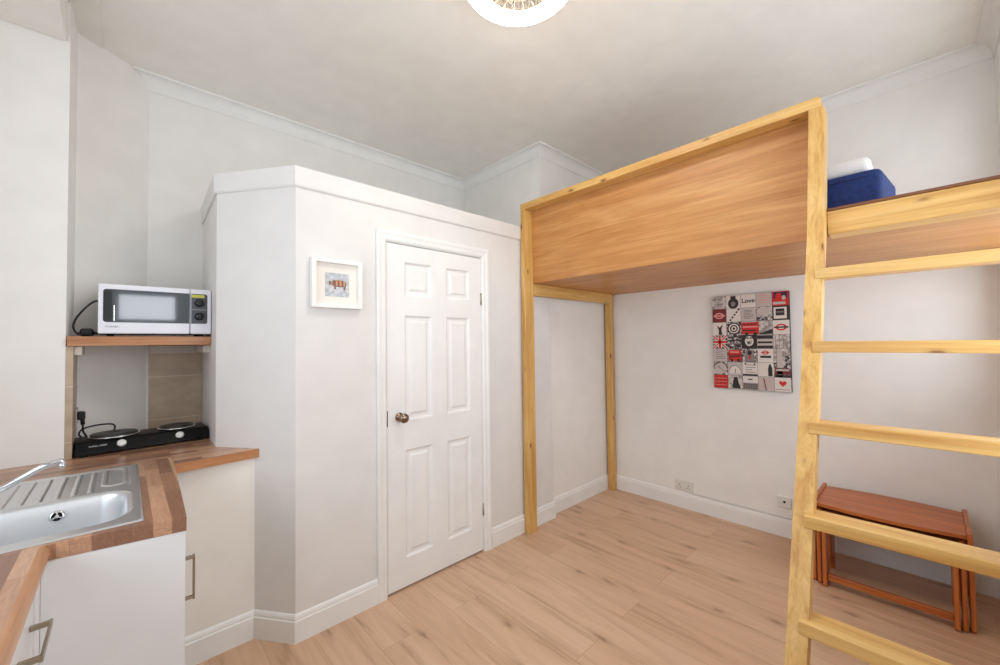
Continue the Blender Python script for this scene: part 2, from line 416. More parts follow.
# closet box (boxed-in cupboard with the door)
CY = 2.072           # front face
CA, CB, CD = (0.597, CY), (0.332, 2.435), (0.352, 3.10)
DX0, DX1, DZ = 1.067, 1.772, 1.985
m = MB()
m.box(CA[0], DX0, CY, CY+0.05, 0, 2.20); m.box(DX1, 2.505, CY, CY+0.05, 0, 2.20); m.box(DX0, DX1, CY, CY+0.05, DZ, 2.20)
m.box(2.453, 2.505, CY+0.0505, 2.1145, 0, 2.2)
struct(m.build('wall_closet_front', CLOSET))
dn = Vector((CB[0]-CA[0], CB[1]-CA[1])).normalized(); nn = Vector((dn.y, -dn.x))  # outward->inside of closet
if nn.x < 0: nn = -nn
m = MB(); m.prism([(CA[0], CA[1], 0), (CB[0], CB[1], 0), (CB[0]+0.05, CB[1]+0.02, 0), (CA[0]+0.05, CA[1]+0.0495, 0), (CA[0]+0.001, CA[1]+0.001, 0)], (0, 0, 2.2))
struct(m.build('wall_closet_diagonal', CLOSET))
m = MB(); m.prism([(CB[0], CB[1], 0), (CD[0], CD[1], 0), (CD[0]+0.05, CD[1], 0), (CB[0]+0.05, CB[1]+0.02, 0)], (0, 0, 2.2))
struct(m.build('wall_closet_side', CLOSET))
m = MB(); m.prism([(CA[0], CA[1], 2.2), (2.45, CY, 2.2), (2.45, 3.10, 2.2), (CD[0], CD[1], 2.2), (CB[0], CB[1], 2.2)], (0, 0, 0.05))
struct(m.build('ceiling_closet_top', CLOSET))
# fascia round the closet top
fas = [(-0.002, 2.172), (0.007, 2.172), (0.012, 2.180), (0.015, 2.265), (0.013, 2.271), (-0.03, 2.271), (-0.03, 2.25), (-0.002, 2.25)]
m = MB(); m.sweep([(2.505, CY), CA, CB, CD], fas); struct(m.build('trim_closet_fascia', CLOSET))

# skirting boards
sk = [(0, 0.0), (0.015, 0.0), (0.015, 0.100), (0.011, 0.104), (0.011, 0.112), (0.008, 0.122), (0.004, 0.128), (0, 0.13)]
def skirt(name, path, ends=None, prof=sk):
    mm = MB(); mm.sweep(path, prof, miter_ends=ends); struct(mm.build(name, GLOSS))
skirt('baseboard_closet_left', [(1.010, CY), (0.597, CY), (0.4656, 2.252), (0.137, 2.252)])
skirt('baseboard_closet_right', [(2.505, 2.1145), (2.505, CY), (1.835, CY)])
skirt('baseboard_poster_side', [(3.425, -0.30), (3.425, 2.115), (2.521, 2.115)])
skirt('baseboard_right', [(0.6, -0.30), (3.409, -0.30)])

# ------------------------------------------------------------------ door
def panel_face(mb, x0, x1, z0, z1, y, panels, mi=0):
    """front face (normal -y) as a grid with moulded panels"""
    xs = sorted({x0, x1} | {p[0] for p in panels} | {p[1] for p in panels})
    zs = sorted({z0, z1} | {p[2] for p in panels} | {p[3] for p in panels})
    for i in range(len(xs)-1):
        for j in range(len(zs)-1):
            cx, cz = (xs[i]+xs[i+1])/2, (zs[j]+zs[j+1])/2
            if any(p[0] < cx < p[1] and p[2] < cz < p[3] for p in panels): continue
            mb.poly([(xs[i], y, zs[j]), (xs[i+1], y, zs[j]), (xs[i+1], y, zs[j+1]), (xs[i], y, zs[j+1])], mi)
    for (a, b_, c, d) in panels:
        rings = [(0, 0), (0.004, 0.002), (0.010, 0.009), (0.016, 0.011), (0.030, 0.0105), (0.044, 0.003), (0.048, 0.003)]
        prev = None
        for ins, dep in rings:
            q = [(a+ins, y+dep, c+ins), (b_-ins, y+dep, c+ins), (b_-ins, y+dep, d-ins), (a+ins, y+dep, d-ins)]
            if prev:
                for k in range(4): mb.poly([prev[k], prev[(k+1) % 4], q[(k+1) % 4], q[k]], mi)
            prev = q
        mb.poly(prev, mi)
m = MB()
xl, xr = 1.185, 1.374; xl2, xr2 = 1.481, 1.671
pans = []
for a, b_ in ((xl, xr), (xl2, xr2)):
    pans += [(a, b_, 1.682, 1.882), (a, b_, 0.956, 1.568), (a, b_, 0.172, 0.788)]
fy = CY+0.002; x0, x1, z0, z1 = DX0+0.005, DX1-0.004, 0.012, DZ-0.006
panel_face(m, x0, x1, z0, z1, fy, pans)
bmesh.ops.remove_doubles(m.b, verts=m.b.verts, dist=0.0001)
for q in (((x0, fy, z0), (x0, fy+0.035, z0), (x0, fy+0.035, z1), (x0, fy, z1)), ((x1, fy, z0), (x1, fy, z1), (x1, fy+0.035, z1), (x1, fy+0.035, z0)),
          ((x0, fy, z0), (x1, fy, z0), (x1, fy+0.035, z0), (x0, fy+0.035, z0)), ((x0, fy, z1), (x0, fy+0.035, z1), (x1, fy+0.035, z1), (x1, fy, z1)),
          ((x0, fy+0.035, z0), (x1, fy+0.035, z0), (x1, fy+0.035, z1), (x0, fy+0.035, z1))): m.poly(q)
bmesh.ops.remove_doubles(m.b, verts=m.b.verts, dist=0.0001)
door = struct(m.build('door_1', GLOSS))
m = MB(); m.lathe((1.148, fy, 0.982), (0, -1, 0), [(0.026, 0.0), (0.026, 0.003), (0.022, 0.007), (0.011, 0.010), (0.010, 0.030), (0.018, 0.036), (0.026, 0.046), (0.028, 0.056), (0.025, 0.066), (0.014, 0.073), (0, 0.075)])
m.build('door_knob', BRONZE, door)
m = MB(); m.box(x0-0.0035, x0+0.004, fy-0.0015, fy+0.02, 0.935, 1.025, 0.001); m.build('latch_plate', plain('dark_latch', srgb(40, 34, 30), 0.4, metal=0.6), door)
for z in (0.28, 1.70):
    m = MB(); m.tube([(DX1-0.003, fy-0.004, z-0.04), (DX1-0.003, fy-0.004, z+0.04)], 0.005, 12); m.build('hinge', NICKEL, door)
# frame lining + architrave
m = MB()
m.box(DX0-0.003, DX0+0.002, CY-0.001, CY+0.05, 0, DZ); m.box(DX1-0.002, DX1+0.003, CY-0.001, CY+0.05, 0, DZ); m.box(DX0, DX1, CY-0.001, CY+0.05, DZ-0.003, DZ+0.002)
m.box(DX0-0.003, DX1+0.003, CY+0.045, CY+0.052, 0, DZ)
struct(m.build('trim_door_lining', GLOSS))
arch = [(0.0, 0.0), (0.0, 0.008), (0.010, 0.013), (0.030, 0.014), (0.040, 0.018), (0.054, 0.018), (0.058, 0.014), (0.058, 0)]
m = MB()
rings = []
ia0, ia1, iz = DX0-0.002, DX1+0.002, DZ+0.002
for corner in range(4):
    row = []
    for d, h in arch:
        if corner == 0: p = (ia0-d, CY-h, 0)
        elif corner == 1: p = (ia0-d, CY-h, iz+d)
        elif corner == 2: p = (ia1+d, CY-h, iz+d)
        else: p = (ia1+d, CY-h, 0)
        row.append(m.b.verts.new(p))
    rings.append(row)
for a, b_ in zip(rings, rings[1:]):
    for j in range(len(arch)): m.b.faces.new((a[j], a[(j+1) % len(arch)], b_[(j+1) % len(arch)], b_[j]))
m.b.faces.new(rings[0]); m.b.faces.new(rings[-1])
struct(m.build('trim_architrave', GLOSS))

# ------------------------------------------------------------------ niche: tiles
m = MB()
m.box(0.100, 0.349, 3.092, 3.0995, 0.9, 1.40); 
struct(m.build('wall_tiles_back', TILE))
m = MB(); m.box(-0.1955, -0.172, 2.652, 2.868, 0.9005, 1.409); struct(m.build('wall_tiles_side', TILE))
m = MB(); m.box(0.100, 0.345, 3.075, 3.0915, 1.362, 1.408, 0.002); m.box(0.31, 0.343, 2.70, 3.07, 1.368, 1.408, 0.002); m.box(-0.1715, -0.145, 2.665, 2.85, 1.368, 1.408, 0.002)
struct(m.build('trim_shelf_battens', plain('batten_paint', srgb(214, 204, 192), 0.6)))

# shelf
o2 = thing('wall_shelf', 'brown butcher-block wall shelf across the niche carrying the microwave', 'shelf', (0.08, 2.85, 1.41))
sh = MB(); sh.prism([(-0.192, 2.641, 1.41), (0.336, 2.641, 1.41), (0.348, 3.09, 1.41), (0.085, 3.09, 1.41), (-0.192, 2.875, 1.41)], (0, 0, 0.044)); sh.build('board', BW_X, o2)
sh = MB(); fs = sh.box(-0.192, 0.3365, 2.635, 2.641, 1.41, 1.454, 0.002); sh.build('edge_strip', BW_TRIM, o2)

# ------------------------------------------------------------------ microwave
MX0, MX1, MY0, MY1, MZ0, MZ1 = -0.0945, 0.3355, 2.620, 2.880, 1.4665, 1.703
mwv = thing('microwave', 'white microwave oven with black glass door and two dials on the niche shelf', 'microwave', (0.12, 2.8, 1.4545))
MWH = plain('microwave_white', srgb(236, 236, 242), 0.3)
m = MB(); fs = m.box(MX0, MX1, MY0+0.018, MY1, MZ0+0.006, MZ1, 0.006); m.build('body', MWH, mwv)
m = MB(); m.box(MX1+0.0005, MX1+0.004, MY0+0.03, MY1-0.01, MZ0+0.004, MZ1-0.006, 0.001); m.build('side_panel', plain('dark_side', srgb(60, 60, 66), 0.4), mwv)
m = MB(); m.box(MX0+0.002, MX1-0.002, MY0+0.025, MY1-0.005, MZ0-0.0005, MZ0+0.007); m.build('base', BLACK, mwv)
for x in (MX0+0.04, MX1-0.04):
    for y in (MY0+0.05, MY1-0.04):
        m = MB(); m.lathe((x, y, 1.4545), (0, 0, 1), [(0.012, 0), (0.012, 0.012)], 16); m.build('foot', RUBBER, mwv)
XS = 0.2455
m = MB(); m.box(MX0, XS-0.001, MY0, MY0+0.0175, MZ0, MZ1-0.001, 0.006, seg=3); dr = m.build('door', MWH, mwv)
def rrect(mb, x0, x1, z0, z1, y, dy, r, mi=0, rr=(1, 1, 1, 1), n=6):
    pts = []
    for (cx, cz, a0, on) in ((x1-r, z0+r, -PI/2, rr[0]), (x1-r, z1-r, 0, rr[1]), (x0+r, z1-r, PI/2, rr[2]), (x0+r, z0+r, PI, rr[3])):
        if on:
            for k in range(n+1): a = a0+k/n*PI/2; pts.append((cx+r*math.cos(a), y, cz+r*math.sin(a)))
        else:
            pts.append((cx+r*(1 if -PI/2 <= a0 <= 0 else -1), y, cz+r*(-1 if a0 in (-PI/2, PI) else 1)))
    mb.prism(pts, (0, dy, 0), mi)
GL = plain('dark_door_glass', srgb(52, 62, 70), 0.06, spec=0.8, coat=0.6)
m = MB(); rrect(m, MX0+0.017, XS-0.003, MZ0+0.054, MZ1-0.026, MY0-0.0012, 0.004, 0.012, 0, (0, 0, 1, 1)); m.build('door_glass', GL, dr)
m = MB(); m.box(MX0+0.018, MX0+0.047, MY0-0.0018, MY0-0.0012, MZ0+0.062, MZ1-0.034, 0.0); m.build('handle_strip', plain('black_strip', srgb(14, 15, 17), 0.35), dr)
m = MB(); m.box(MX0+0.052, MX0+0.057, MY0-0.006, MY0-0.0012, MZ0+0.060, MZ0+0.135, 0.001); m.build('handle_edge', CHROME, dr)
m = MB(); m.text('TOSHIBA', 0.0115, Matrix.Translation((MX0+0.047, MY0-0.0004, MZ0+0.033)) @ Matrix.Rotation(PI/2, 4, 'X')); m.build('lettering', plain('grey_print', srgb(110, 110, 118), 0.5), dr)
m = MB(); m.box(XS+0.001, MX1, MY0, MY0+0.0175, MZ0, MZ1-0.001, 0.006, seg=3); cp = m.build('control_panel', MWH, mwv)
m = MB(); rrect(m, XS+0.004, MX1-0.018, MZ0+0.054, MZ1-0.026, MY0-0.0012, 0.004, 0.010, 0, (1, 1, 0, 0)); m.build('dial_panel', plain('dial_panel_grey', srgb(70, 72, 78), 0.35), cp)
for z in (MZ0+0.092, MZ0+0.163):
    m = MB(); m.lathe((0.284, MY0-0.001, z), (0, -1, 0), [(0.021, 0), (0.021, 0.004), (0.017, 0.014), (0.015, 0.017), (0, 0.017)], 28)
    m.box(0.282, 0.286, MY0-0.023, MY0-0.017, z-0.015, z+0.015, 0.001); m.build('dial', plain('dial_black', srgb(24, 24, 27), 0.3), cp)
m = MB(); m.box(XS+0.005, 0.305, MY0-0.0018, MY0-0.0013, MZ0+0.191, MZ0+0.206); m.build('yellow_sticker', plain('yellow_sticker', srgb(214, 210, 92), 0.6), cp)
m = MB(); m.box(0.252, 0.312, MY0-0.0018, MY0-0.0013, MZ0+0.1265, MZ0+0.129); m.build('panel_line', plain('pale_print', srgb(170, 172, 175), 0.5), cp)
# its cable and plug lie on the shelf
pw = lambda pts, n=8: [tuple(p) for p in catmull(pts, n)]
def catmull(P, n=8):
    P = [Vector(p) for p in P]; Q = [2*P[0]-P[1]] + P + [2*P[-1]-P[-2]]; out = []
    for i in range(1, len(Q)-2):
        a, b_, c, d = Q[i-1], Q[i], Q[i+1], Q[i+2]
        for k in range(n):
            t = k/n; out.append(0.5*((2*b_)+(c-a)*t+(2*a-5*b_+4*c-d)*t*t+(3*b_-a-3*c+d)*t**3))
    out.append(P[-1]); return out
m = MB(); m.tube(catmull([(-0.0925, 2.76, 1.625), (-0.108, 2.752, 1.627), (-0.135, 2.745, 1.60), (-0.168, 2.735, 1.545), (-0.178, 2.72, 1.50), (-0.165, 2.71, 1.468), (-0.145, 2.712, 1.463), (-0.12, 2.74, 1.465)]), 0.0042, 8); cb = m.build('power_cable', RUBBER, mwv)
m = MB(); m.box(-0.157, -0.112, 2.722, 2.762, 1.4555, 1.494, 0.010, seg=3); m.tube([(-0.112, 2.742, 1.472), (-0.096, 2.742, 1.472)], 0.008, 10)
for yy in (2.733, 2.751): m.box(-0.170, -0.157, yy-0.003, yy+0.003, 1.470, 1.476)
m.build('plug', RUBBER, cb)

# ------------------------------------------------------------------ hob
HB = thing('hotplate_hob', 'black double electric hotplate hob on the worktop below the shelf', 'hob', (0.08, 2.76, 0.9005))
HB.rotation_euler = (0, 0, math.radians(3.5))
# local coordinates: x -0.255..0.25, y 0 front .. 
def hloc(mb, name, mat, parent=HB, **kw):
    bmesh.ops.recalc_face_normals(mb.b, faces=mb.b.faces)
    me = bpy.data.meshes.new(name); mb.b.to_mesh(me); mb.b.free()
    for mm_ in (mat if isinstance(mat, list) else [mat]): me.materials.append(mm_)
    if kw.get('auto'):
        for f in me.polygons: f.use_smooth = True
        me.set_sharp_from_angle(angle=math.radians(40))
    o = bpy.data.objects.new(name, me); COL.objects.link(o); o.parent = parent; return o
m = MB()
sec = [(-0.115, 0.010), (-0.108, 0.022), (-0.082, 0.062), (-0.074, 0.066), (0.075, 0.068), (0.082, 0.060), (0.085, 0.010)]
fs = m.prism([(-0.250, y, z) for y, z in sec], (0.498, 0, 0)); m.bevel(fs, 0.006, 3)
body = hloc(m, 'body', BLACK, auto=True)
for x in (-0.22, 0.215):
    for y in (-0.09, 0.06):
        m = MB(); m.lathe((x, y, 0), (0, 0, 1), [(0.013, 0), (0.013, 0.012)], 16); hloc(m, 'foot', RUBBER)
for cx, r, cyy in ((-0.115, 0.092, 0.0), (0.125, 0.077, 0.0)):
    m = MB(); m.lathe((cx, cyy, 0.0675), (0, 0, 1), [(r, 0), (r+0.004, 0.003), (r+0.003, 0.007), (r-0.005, 0.008), (r-0.007, 0.004)], 56, cap=False); ring = hloc(m, 'plate_rim', CHROME)
    m = MB(); m.lathe((cx, cyy, 0.0675), (0, 0, 1), [(r-0.006, 0), (r-0.006, 0.013), (r-0.010, 0.0155), (0.024, 0.0155), (0.020, 0.0135), (0, 0.0135)], 56); hloc(m, 'hotplate', HOTP, ring)
nrm = Vector((0, -0.04, 0.026)).normalized()
for x in (-0.095, 0.125):
    c0 = Vector((x, -0.095, 0.041)); m = MB(); m.lathe(c0, nrm, [(0.0175, 0), (0.0175, 0.003), (0.0150, 0.009), (0.014, 0.010), (0, 0.010)], 28)
    k = hloc(m, 'control_knob', plain('knob_white', srgb(232, 232, 228), 0.3))
rot = Matrix.Rotation(math.atan2(0.04, 0.026), 4, 'X')
m = MB(); m.text('RUSSELL HOBBS', 0.0085, Matrix.Translation(Vector((-0.175, -0.0955, 0.0428)) + nrm*0.001) @ rot); hloc(m, 'lettering', plain('white_print', srgb(225, 225, 225), 0.5))
m = MB(); m.text('0  1  2', 0.009, Matrix.Translation(Vector((0.015, -0.0955, 0.0428)) + nrm*0.001) @ rot); hloc(m, 'markings', plain('red_print', srgb(110, 34, 34), 0.5))
# its cable goes up to a socket on the niche side wall
skt = MB(); skt.box(-0.1715, -0.165, 2.765, 2.850, 1.035, 1.112, 0.003)
tag(skt.build('wall_socket', plain('socket_steel', srgb(190, 180, 165), 0.35, metal=0.6), loc=(-0.168, 2.807, 1.07)), 'small metal wall socket on the beige tiled side of the niche above the hotplates', 'socket')
m = MB()
P = [(-0.147, 2.805, 1.045), (-0.146, 2.805, 1.00), (-0.135, 2.81, 0.968), (-0.150, 2.815, 0.967), (-0.160, 2.815, 0.985), (-0.145, 2.82, 1.008), (-0.09, 2.825, 1.018), (-0.045, 2.825, 1.014), (-0.035, 2.83, 0.995), (-0.045, 2.838, 0.965), (-0.05, 2.842, 0.955)]
def to_local(p, ob): return ob.matrix_basis.inverted() @ Vector(p)
hbm = Matrix.Translation(HB.location) @ HB.rotation_euler.to_matrix().to_4x4(); inv = hbm.inverted()
m.tube([inv @ Vector(p) for p in catmull(P)], 0.0038, 8); hc = hloc(m, 'power_cable', RUBBER)
m = MB(); q0 = [(-0.165, 2.785, 1.055), (-0.139, 2.785, 1.052), (-0.139, 2.825, 1.052), (-0.165, 2.825, 1.055)]
fs = m.prism([inv @ Vector(p) for p in q0], (0, 0, 0.040)); m.bevel(fs, 0.006, 2)
m.tube([inv @ Vector(p) for p in ((-0.149, 2.805, 1.058), (-0.147, 2.805, 1.030))], 0.008, 10); hloc(m, 'plug', RUBBER, hc)

# ------------------------------------------------------------------ worktop
WT = thing('worktop', 'butcher-block laminate worktop with a corner by the niche around the sink', 'worktop', (0, 1.8, 0.86))
Z0, Z1 = 0.86, 0.90
def slab(mb, pts, z0=Z0, z1=Z1, mi=0): return mb.prism([(x, y, z0) for x, y in pts], (0, 0, z1-z0), mi)
HX0, HX1, HY0, HY1 = -0.375, 0.024, 1.602, 1.950
m = MB()
slab(m, [(-0.749, 1.545), (HX0, 1.545), (HX0, 2.36), (-0.749, 2.36)])
fr_y = lambda x: 1.545-(x+0.142)*0.155
slab(m, [(HX0, 1.545), (-0.142, 1.545), (HX1, fr_y(HX1)), (HX1, HY0), (HX0, HY0)])
slab(m, [(HX0, HY1), (HX1, HY1), (HX1, 2.36), (HX0, 2.36)])
slab(m, [(HX1, fr_y(HX1)), (0.136, 1.502), (0.157, 2.20), (0.157, 2.36), (HX1, 2.36)])
m.build('sink_section', BW_Y, WT)
m = MB(); slab(m, [(-0.749, 2.3605), (0.1575, 2.3605), (0.1575, 2.204), (0.478, 2.239), (0.337, 2.431), (0.351, 3.099), (0.091, 3.099), (-0.195, 2.879), (-0.195, 2.649), (-0.749, 2.649)])
m.build('hob_section', BW_X, WT)
m = MB(); fs = m.prism([(0.1575, 2.2035, Z0), (0.1575, 2.198, Z0), (0.482, 2.233, Z0), (0.482, 2.2385, Z0)], (0, 0, Z1-Z0)); m.bevel(fs, 0.0015, 2); m.build('edge_strip', BW_TRIM, WT)
m = MB(); slab(m, [(-0.749, -0.10), (-0.155, -0.10), (-0.155, 1.5445), (-0.749, 1.5445)]); m.build('side_section', BW_Y, WT)
m = MB(); pr = [(-0.155, Z0)] + [(-0.155+0.02*math.sin(a), Z0+0.02+(-0.02*math.cos(a))) for a in [k/10*PI for k in range(11)]] + [(-0.155, Z1)]
m.prism([(x, -0.10, z) for x, z in pr], (0, 1.6445, 0)); m.build('rounded_edge', BW_TRIMY, WT, auto=True)

# sink
SK = thing('kitchen_sink', 'stainless steel inset sink with bowl and grooved drainer set into the worktop', 'sink', (-0.18, 1.94, 0.90))
SX0, SX1, SY0, SY1 = -0.402, 0.043, 1.557, 2.322
def rr_sd(x, y, x0, x1, y0, y1, r):
    cx, cy = (x0+x1)/2, (y0+y1)/2; qx = abs(x-cx)-(x1-x0)/2+r; qy = abs(y-cy)-(y1-y0)/2+r
    return math.hypot(max(qx, 0), max(qy, 0))+min(max(qx, qy), 0)-r
def sstep(a, b_, t): t = max(0, min(1, (t-a)/(b_-a))); return t*t*(3-2*t)
def sinkz(x, y):
    z = 0.9045
    e = -rr_sd(x, y, SX0, SX1, SY0, SY1, 0.012)
    z -= 0.0038*(1-sstep(0.0, 0.006, e))
    d = -rr_sd(x, y, -0.355, 0.010, 1.615, 1.938, 0.075)
    if d > -0.012:
        z -= 0.004*sstep(-0.012, 0.0, d)
        z -= 0.130*sstep(0.0, 0.035, d)+0.006*sstep(0.03, 0.1, d)
    d = -rr_sd(x, y, -0.375, 0.020, 1.965, 2.300, 0.04)
    if d > 0:
        z -= 0.004*sstep(0, 0.008, d)
        if d > 0.008:
            if x < -0.065:
                u = ((x+0.380)/0.0395) % 1.0; rdg = sstep(0.30, 0.42, u)*(1-sstep(0.58, 0.70, u))
                z += 0.0042*rdg*sstep(0.008, 0.03, d)
            else:
                dd = abs(rr_sd(x, y, -0.052, 0.006, 2.03, 2.285, 0.028))
                z += 0.0038*(1-sstep(0.004, 0.009, dd))
    return z
m = MB(); NX, NY = 190, 250
g = [[m.b.verts.new((SX0+(SX1-SX0)*i/NX, SY0+(SY1-SY0)*j/NY, sinkz(SX0+(SX1-SX0)*i/NX, SY0+(SY1-SY0)*j/NY))) for j in range(NY+1)] for i in range(NX+1)]
for i in range(NX):
    for j in range(NY): m.b.faces.new((g[i][j], g[i+1][j], g[i+1][j+1], g[i][j+1])).smooth = True
m.build('basin_and_drainer', STEEL, SK)
m = MB(); c0 = Vector((-0.155, 1.917, 0.862)); nv = Vector((0, -0.96, 0.27)).normalized()
m.lathe(c0, nv, [(0.018, -0.004), (0.018, 0.002), (0.014, 0.004), (0.0, 0.004)], 32)
u_ = Vector((1, 0, 0)); w_ = nv.cross(u_).normalized()
for k in range(3):
    a0 = PI/2+k*2*PI/3
    ring_o, ring_i = [], []
    for q in range(9):
        a = a0+0.22+q/8*(2*PI/3-0.44); ring_o.append(c0+nv*0.0046+(u_*math.cos(a)+w_*math.sin(a))*0.013); ring_i.append(c0+nv*0.0046+(u_*math.cos(a)+w_*math.sin(a))*0.005)
    m.poly(ring_o+ring_i[::-1], 1)
m.build('overflow', [CHROME, BLACK], SK, fixn=False)
m = MB(); m.lathe((-0.17, 1.78, 0.764), (0, 0, 1), [(0.036, 0), (0.036, 0.004), (0.03, 0.005), (0.024, 0.001), (0, 0.001)], 32); m.build('drain', CHROME, SK)

TP = thing('mixer_tap', 'chrome mixer tap with a long slim spout over the sink', 'tap', (-0.352, 2.06, 0.905))
m = MB(); m.lathe((-0.352, 2.06, 0.903), (0, 0, 1), [(0.026, 0), (0.026, 0.006), (0.021, 0.012), (0.019, 0.05), (0.021, 0.054), (0.018, 0.072), (0.0, 0.076)], 28); m.build('tap_body', CHROME, TP)
m = MB(); path = catmull([(-0.352, 2.055, 0.930), (-0.325, 2.035, 0.940), (-0.283, 2.012, 0.957), (-0.240, 2.0, 0.984), (-0.205, 1.999, 1.006), (-0.185, 1.998, 1.014), (-0.168, 1.998, 1.019), (-0.158, 1.998, 1.021), (-0.152, 1.998, 1.018), (-0.151, 1.998, 1.006)])
m.tube(path, 0.0085, 14, radii=[0.0105-0.002*i/len(path) for i in range(len(path))]); m.lathe((-0.151, 1.998, 1.000), (0, 0, 1), [(0.008, 0), (0.0098, 0.002), (0.0098, 0.012), (0.008, 0.013)], 16); m.build('spout', CHROME, TP)
m = MB(); m.tube([(-0.352, 2.06, 0.975), (-0.352, 2.06, 0.985), (-0.372, 2.03, 1.015)], 0.006, 10); m.build('lever', CHROME, TP)

# base units
U1 = thing('base_unit', 'white kitchen base unit under the sink with a vertical bar handle', 'cabinet', (0.0, 1.87, 0))
m = MB(); m.box(-0.73, 0.117, 2.229, 2.245, 0.0, 0.859, 0.001); m.box(-0.73, 0.117, 1.546, 1.562, 0.0, 0.859, 0.001); m.box(-0.73, 0.117, 1.563, 2.228, 0.09, 0.106, 0.001); m.build('body', UNITW, U1)
m = MB(); m.prism([(-0.150, 1.536, 0.0), (0.134, 1.506, 0.0), (0.134, 1.520, 0.0), (-0.150, 1.5445, 0.0)], (0, 0, 0.859)); m.build('end_panel', UNITW, U1)
m = MB(); m.box(0.118, 0.135, 1.5215, 2.243, 0.10, 0.857, 0.0015); dd_ = m.build('door', UNITW, U1)
def bar_handle(name, a, b_, out, parent, w=0.012):
    """flat bar from a to b standing off by vector out"""
    a, b_, out = Vector(a), Vector(b_), Vector(out); mb = MB(); d = (b_-a).normalized(); s = d.cross(out.normalized()); t = out.normalized()*0.008
    def bar(p, q, sw, th):
        v = [p-sw-th, p+sw-th, p+sw+th, p-sw+th]; fs = mb.prism([tuple(x) for x in v], tuple(q-p)); mb.bevel(fs, 0.0012, 2)
    bar(a+out-d*0.0, b_+out+d*0.0, s*w/2, out.normalized()*0.003)
    bar(a+d*0.007, a+d*0.007+out, s*w/2, d*0.004); bar(b_-d*0.007, b_-d*0.007+out, s*w/2, d*0.004)
    return mb.build(name, NICKEL, parent)
bar_handle('handle', (0.1352, 1.60, 0.608), (0.1352, 1.60, 0.745), (0.028, 0, 0), dd_)
U2 = thing('base_unit', 'cream panelled kitchen unit below the hob, beside the angled closet wall', 'cabinet', (0.3, 2.5, 0))
m = MB(); m.prism([(0.137, 2.252, 0), (0.4655, 2.252, 0), (0.45, 2.27, 0), (0.137, 2.27, 0)], (0, 0, 0.859)); m.build('front_panel', CREAM, U2)
U3 = thing('base_unit', 'white base unit under the worktop in the left corner with a horizontal bar handle', 'cabinet', (-0.45, 0.9, 0))
m = MB(); m.box(-0.74, -0.172, -0.08, 1.525, 0.0, 0.859, 0.001); m.build('body', UNITW, U3)
m = MB(); m.box(-0.1715, -0.1505, 1.470, 1.5355, 0.08, 0.857, 0.001); m.build('filler_strip', UNITW, U3)
for (y0_, y1_, hd) in ((0.972, 1.4675, True), (0.474, 0.969, False), (-0.07, 0.471, False)):
    m = MB(); m.box(-0.1715, -0.154, y0_, y1_, 0.10, 0.856, 0.0015); dd_ = m.build('door', UNITW, U3)
    bar_handle('handle', (-0.1535, (y0_+y1_)/2-0.07+(0.11 if hd else 0), 0.762), (-0.1535, (y0_+y1_)/2+0.07+(0.13 if hd else 0), 0.762), (0.033, 0, 0), dd_)

# ------------------------------------------------------------------ loft bed with ladder
LB = thing('loft_bed', 'tall pine and plywood loft bed with a built-in ladder at its open end', 'bed', (2.8, 0.9, 0))
def part(name, mat, x0, x1, y0, y1, z0, z1, bev=0.003, parent=LB):
    mb = MB(); mb.box(x0, x1, y0, y1, z0, z1, bev); return mb.build(name, mat, parent)
YL0, YL1 = 2.012, 2.0565
part('post', PINE(2), 2.155, 2.245, YL0, YL1, 0, 2.392)
part('post', PINE(2), 3.352, 3.408, 2.040, 2.096, 0, 1.844)
part('top_rail', PINE(1), 2.155, 2.250, 0.281, YL1, 2.3925, 2.438)
part('guard_panel', PLY(1), 2.238, 2.250, 0.322, YL0-0.0005, 1.845, 2.392, 0.0008)
part('side_rail', PINE(0), 2.2555, 3.351, YL0+0.003, YL1, 1.755, 1.8445)
part('deck_underside', PLY(1), 2.2505, 3.424, -0.298, YL1, 1.845, 1.860, 0.0008)
part('deck_board', PLY(1), 2.2505, 3.424, -0.298, YL1, 1.926, 1.940, 0.0008)
part('joist', PINE(0), 2.2505, 3.42, 2.010, 2.055, 1.8605, 1.9255); part('joist', PINE(0), 2.2505, 3.42, 0.9, 0.945, 1.8605, 1.9255); part('joist', PINE(0), 2.2505, 3.42, -0.29, -0.245, 1.8605, 1.9255)
part('front_beam', PINE(1), 2.128, 2.250, -0.298, 0.2665, 1.833, 1.929)
part('deck_edge', plain('ply_edge', srgb(120, 72, 38), 0.55), 2.124, 2.250, -0.298, 0.2665, 1.9295, 1.940, 0.0008)
SP = [(2.392, 2.155), (2.07, 2.092), (1.92, 2.062), (1.80, 2.030), (1.55, 1.942), (1.377, 1.879), (1.177, 1.803), (0.945, 1.703), (0.709, 1.598), (0.47, 1.498), (0.0, 1.300)]
def sx(z):
    for (a, xa), (b_, xb) in zip(SP, SP[1:]):
        if b_ <= z <= a: return xb+(xa-xb)*(z-b_)/(a-b_)
def stringer(y0_, y1_):
    mb = MB(); dep = lambda z: 0.055+0.033*max(0, min(1, (z-1.4)/0.8))
    pts = [(x, y0_, z) for z, x in SP] + [(x+dep(z), y0_, z) for z, x in SP[::-1]]
    fs = mb.prism(pts, (0, y1_-y0_, 0)); mb.bevel(fs, 0.003, 2, filt=lambda e: abs((e.verts[0].co-e.verts[1].co).y) < 1e-4)
    return mb.build('ladder_rail', PINE(2), LB)
stringer(0.267, 0.321); stringer(-0.298, -0.244)
for z in (1.634, 1.350, 1.068, 0.782, 0.500, 0.218):
    x = sx(z)-0.004; hh = 0.040
    mb = MB(); mb.box(x, x+0.088, -0.272, 0.291, z, z+hh, 0.003); mb.build('rung', PINE(1), LB)

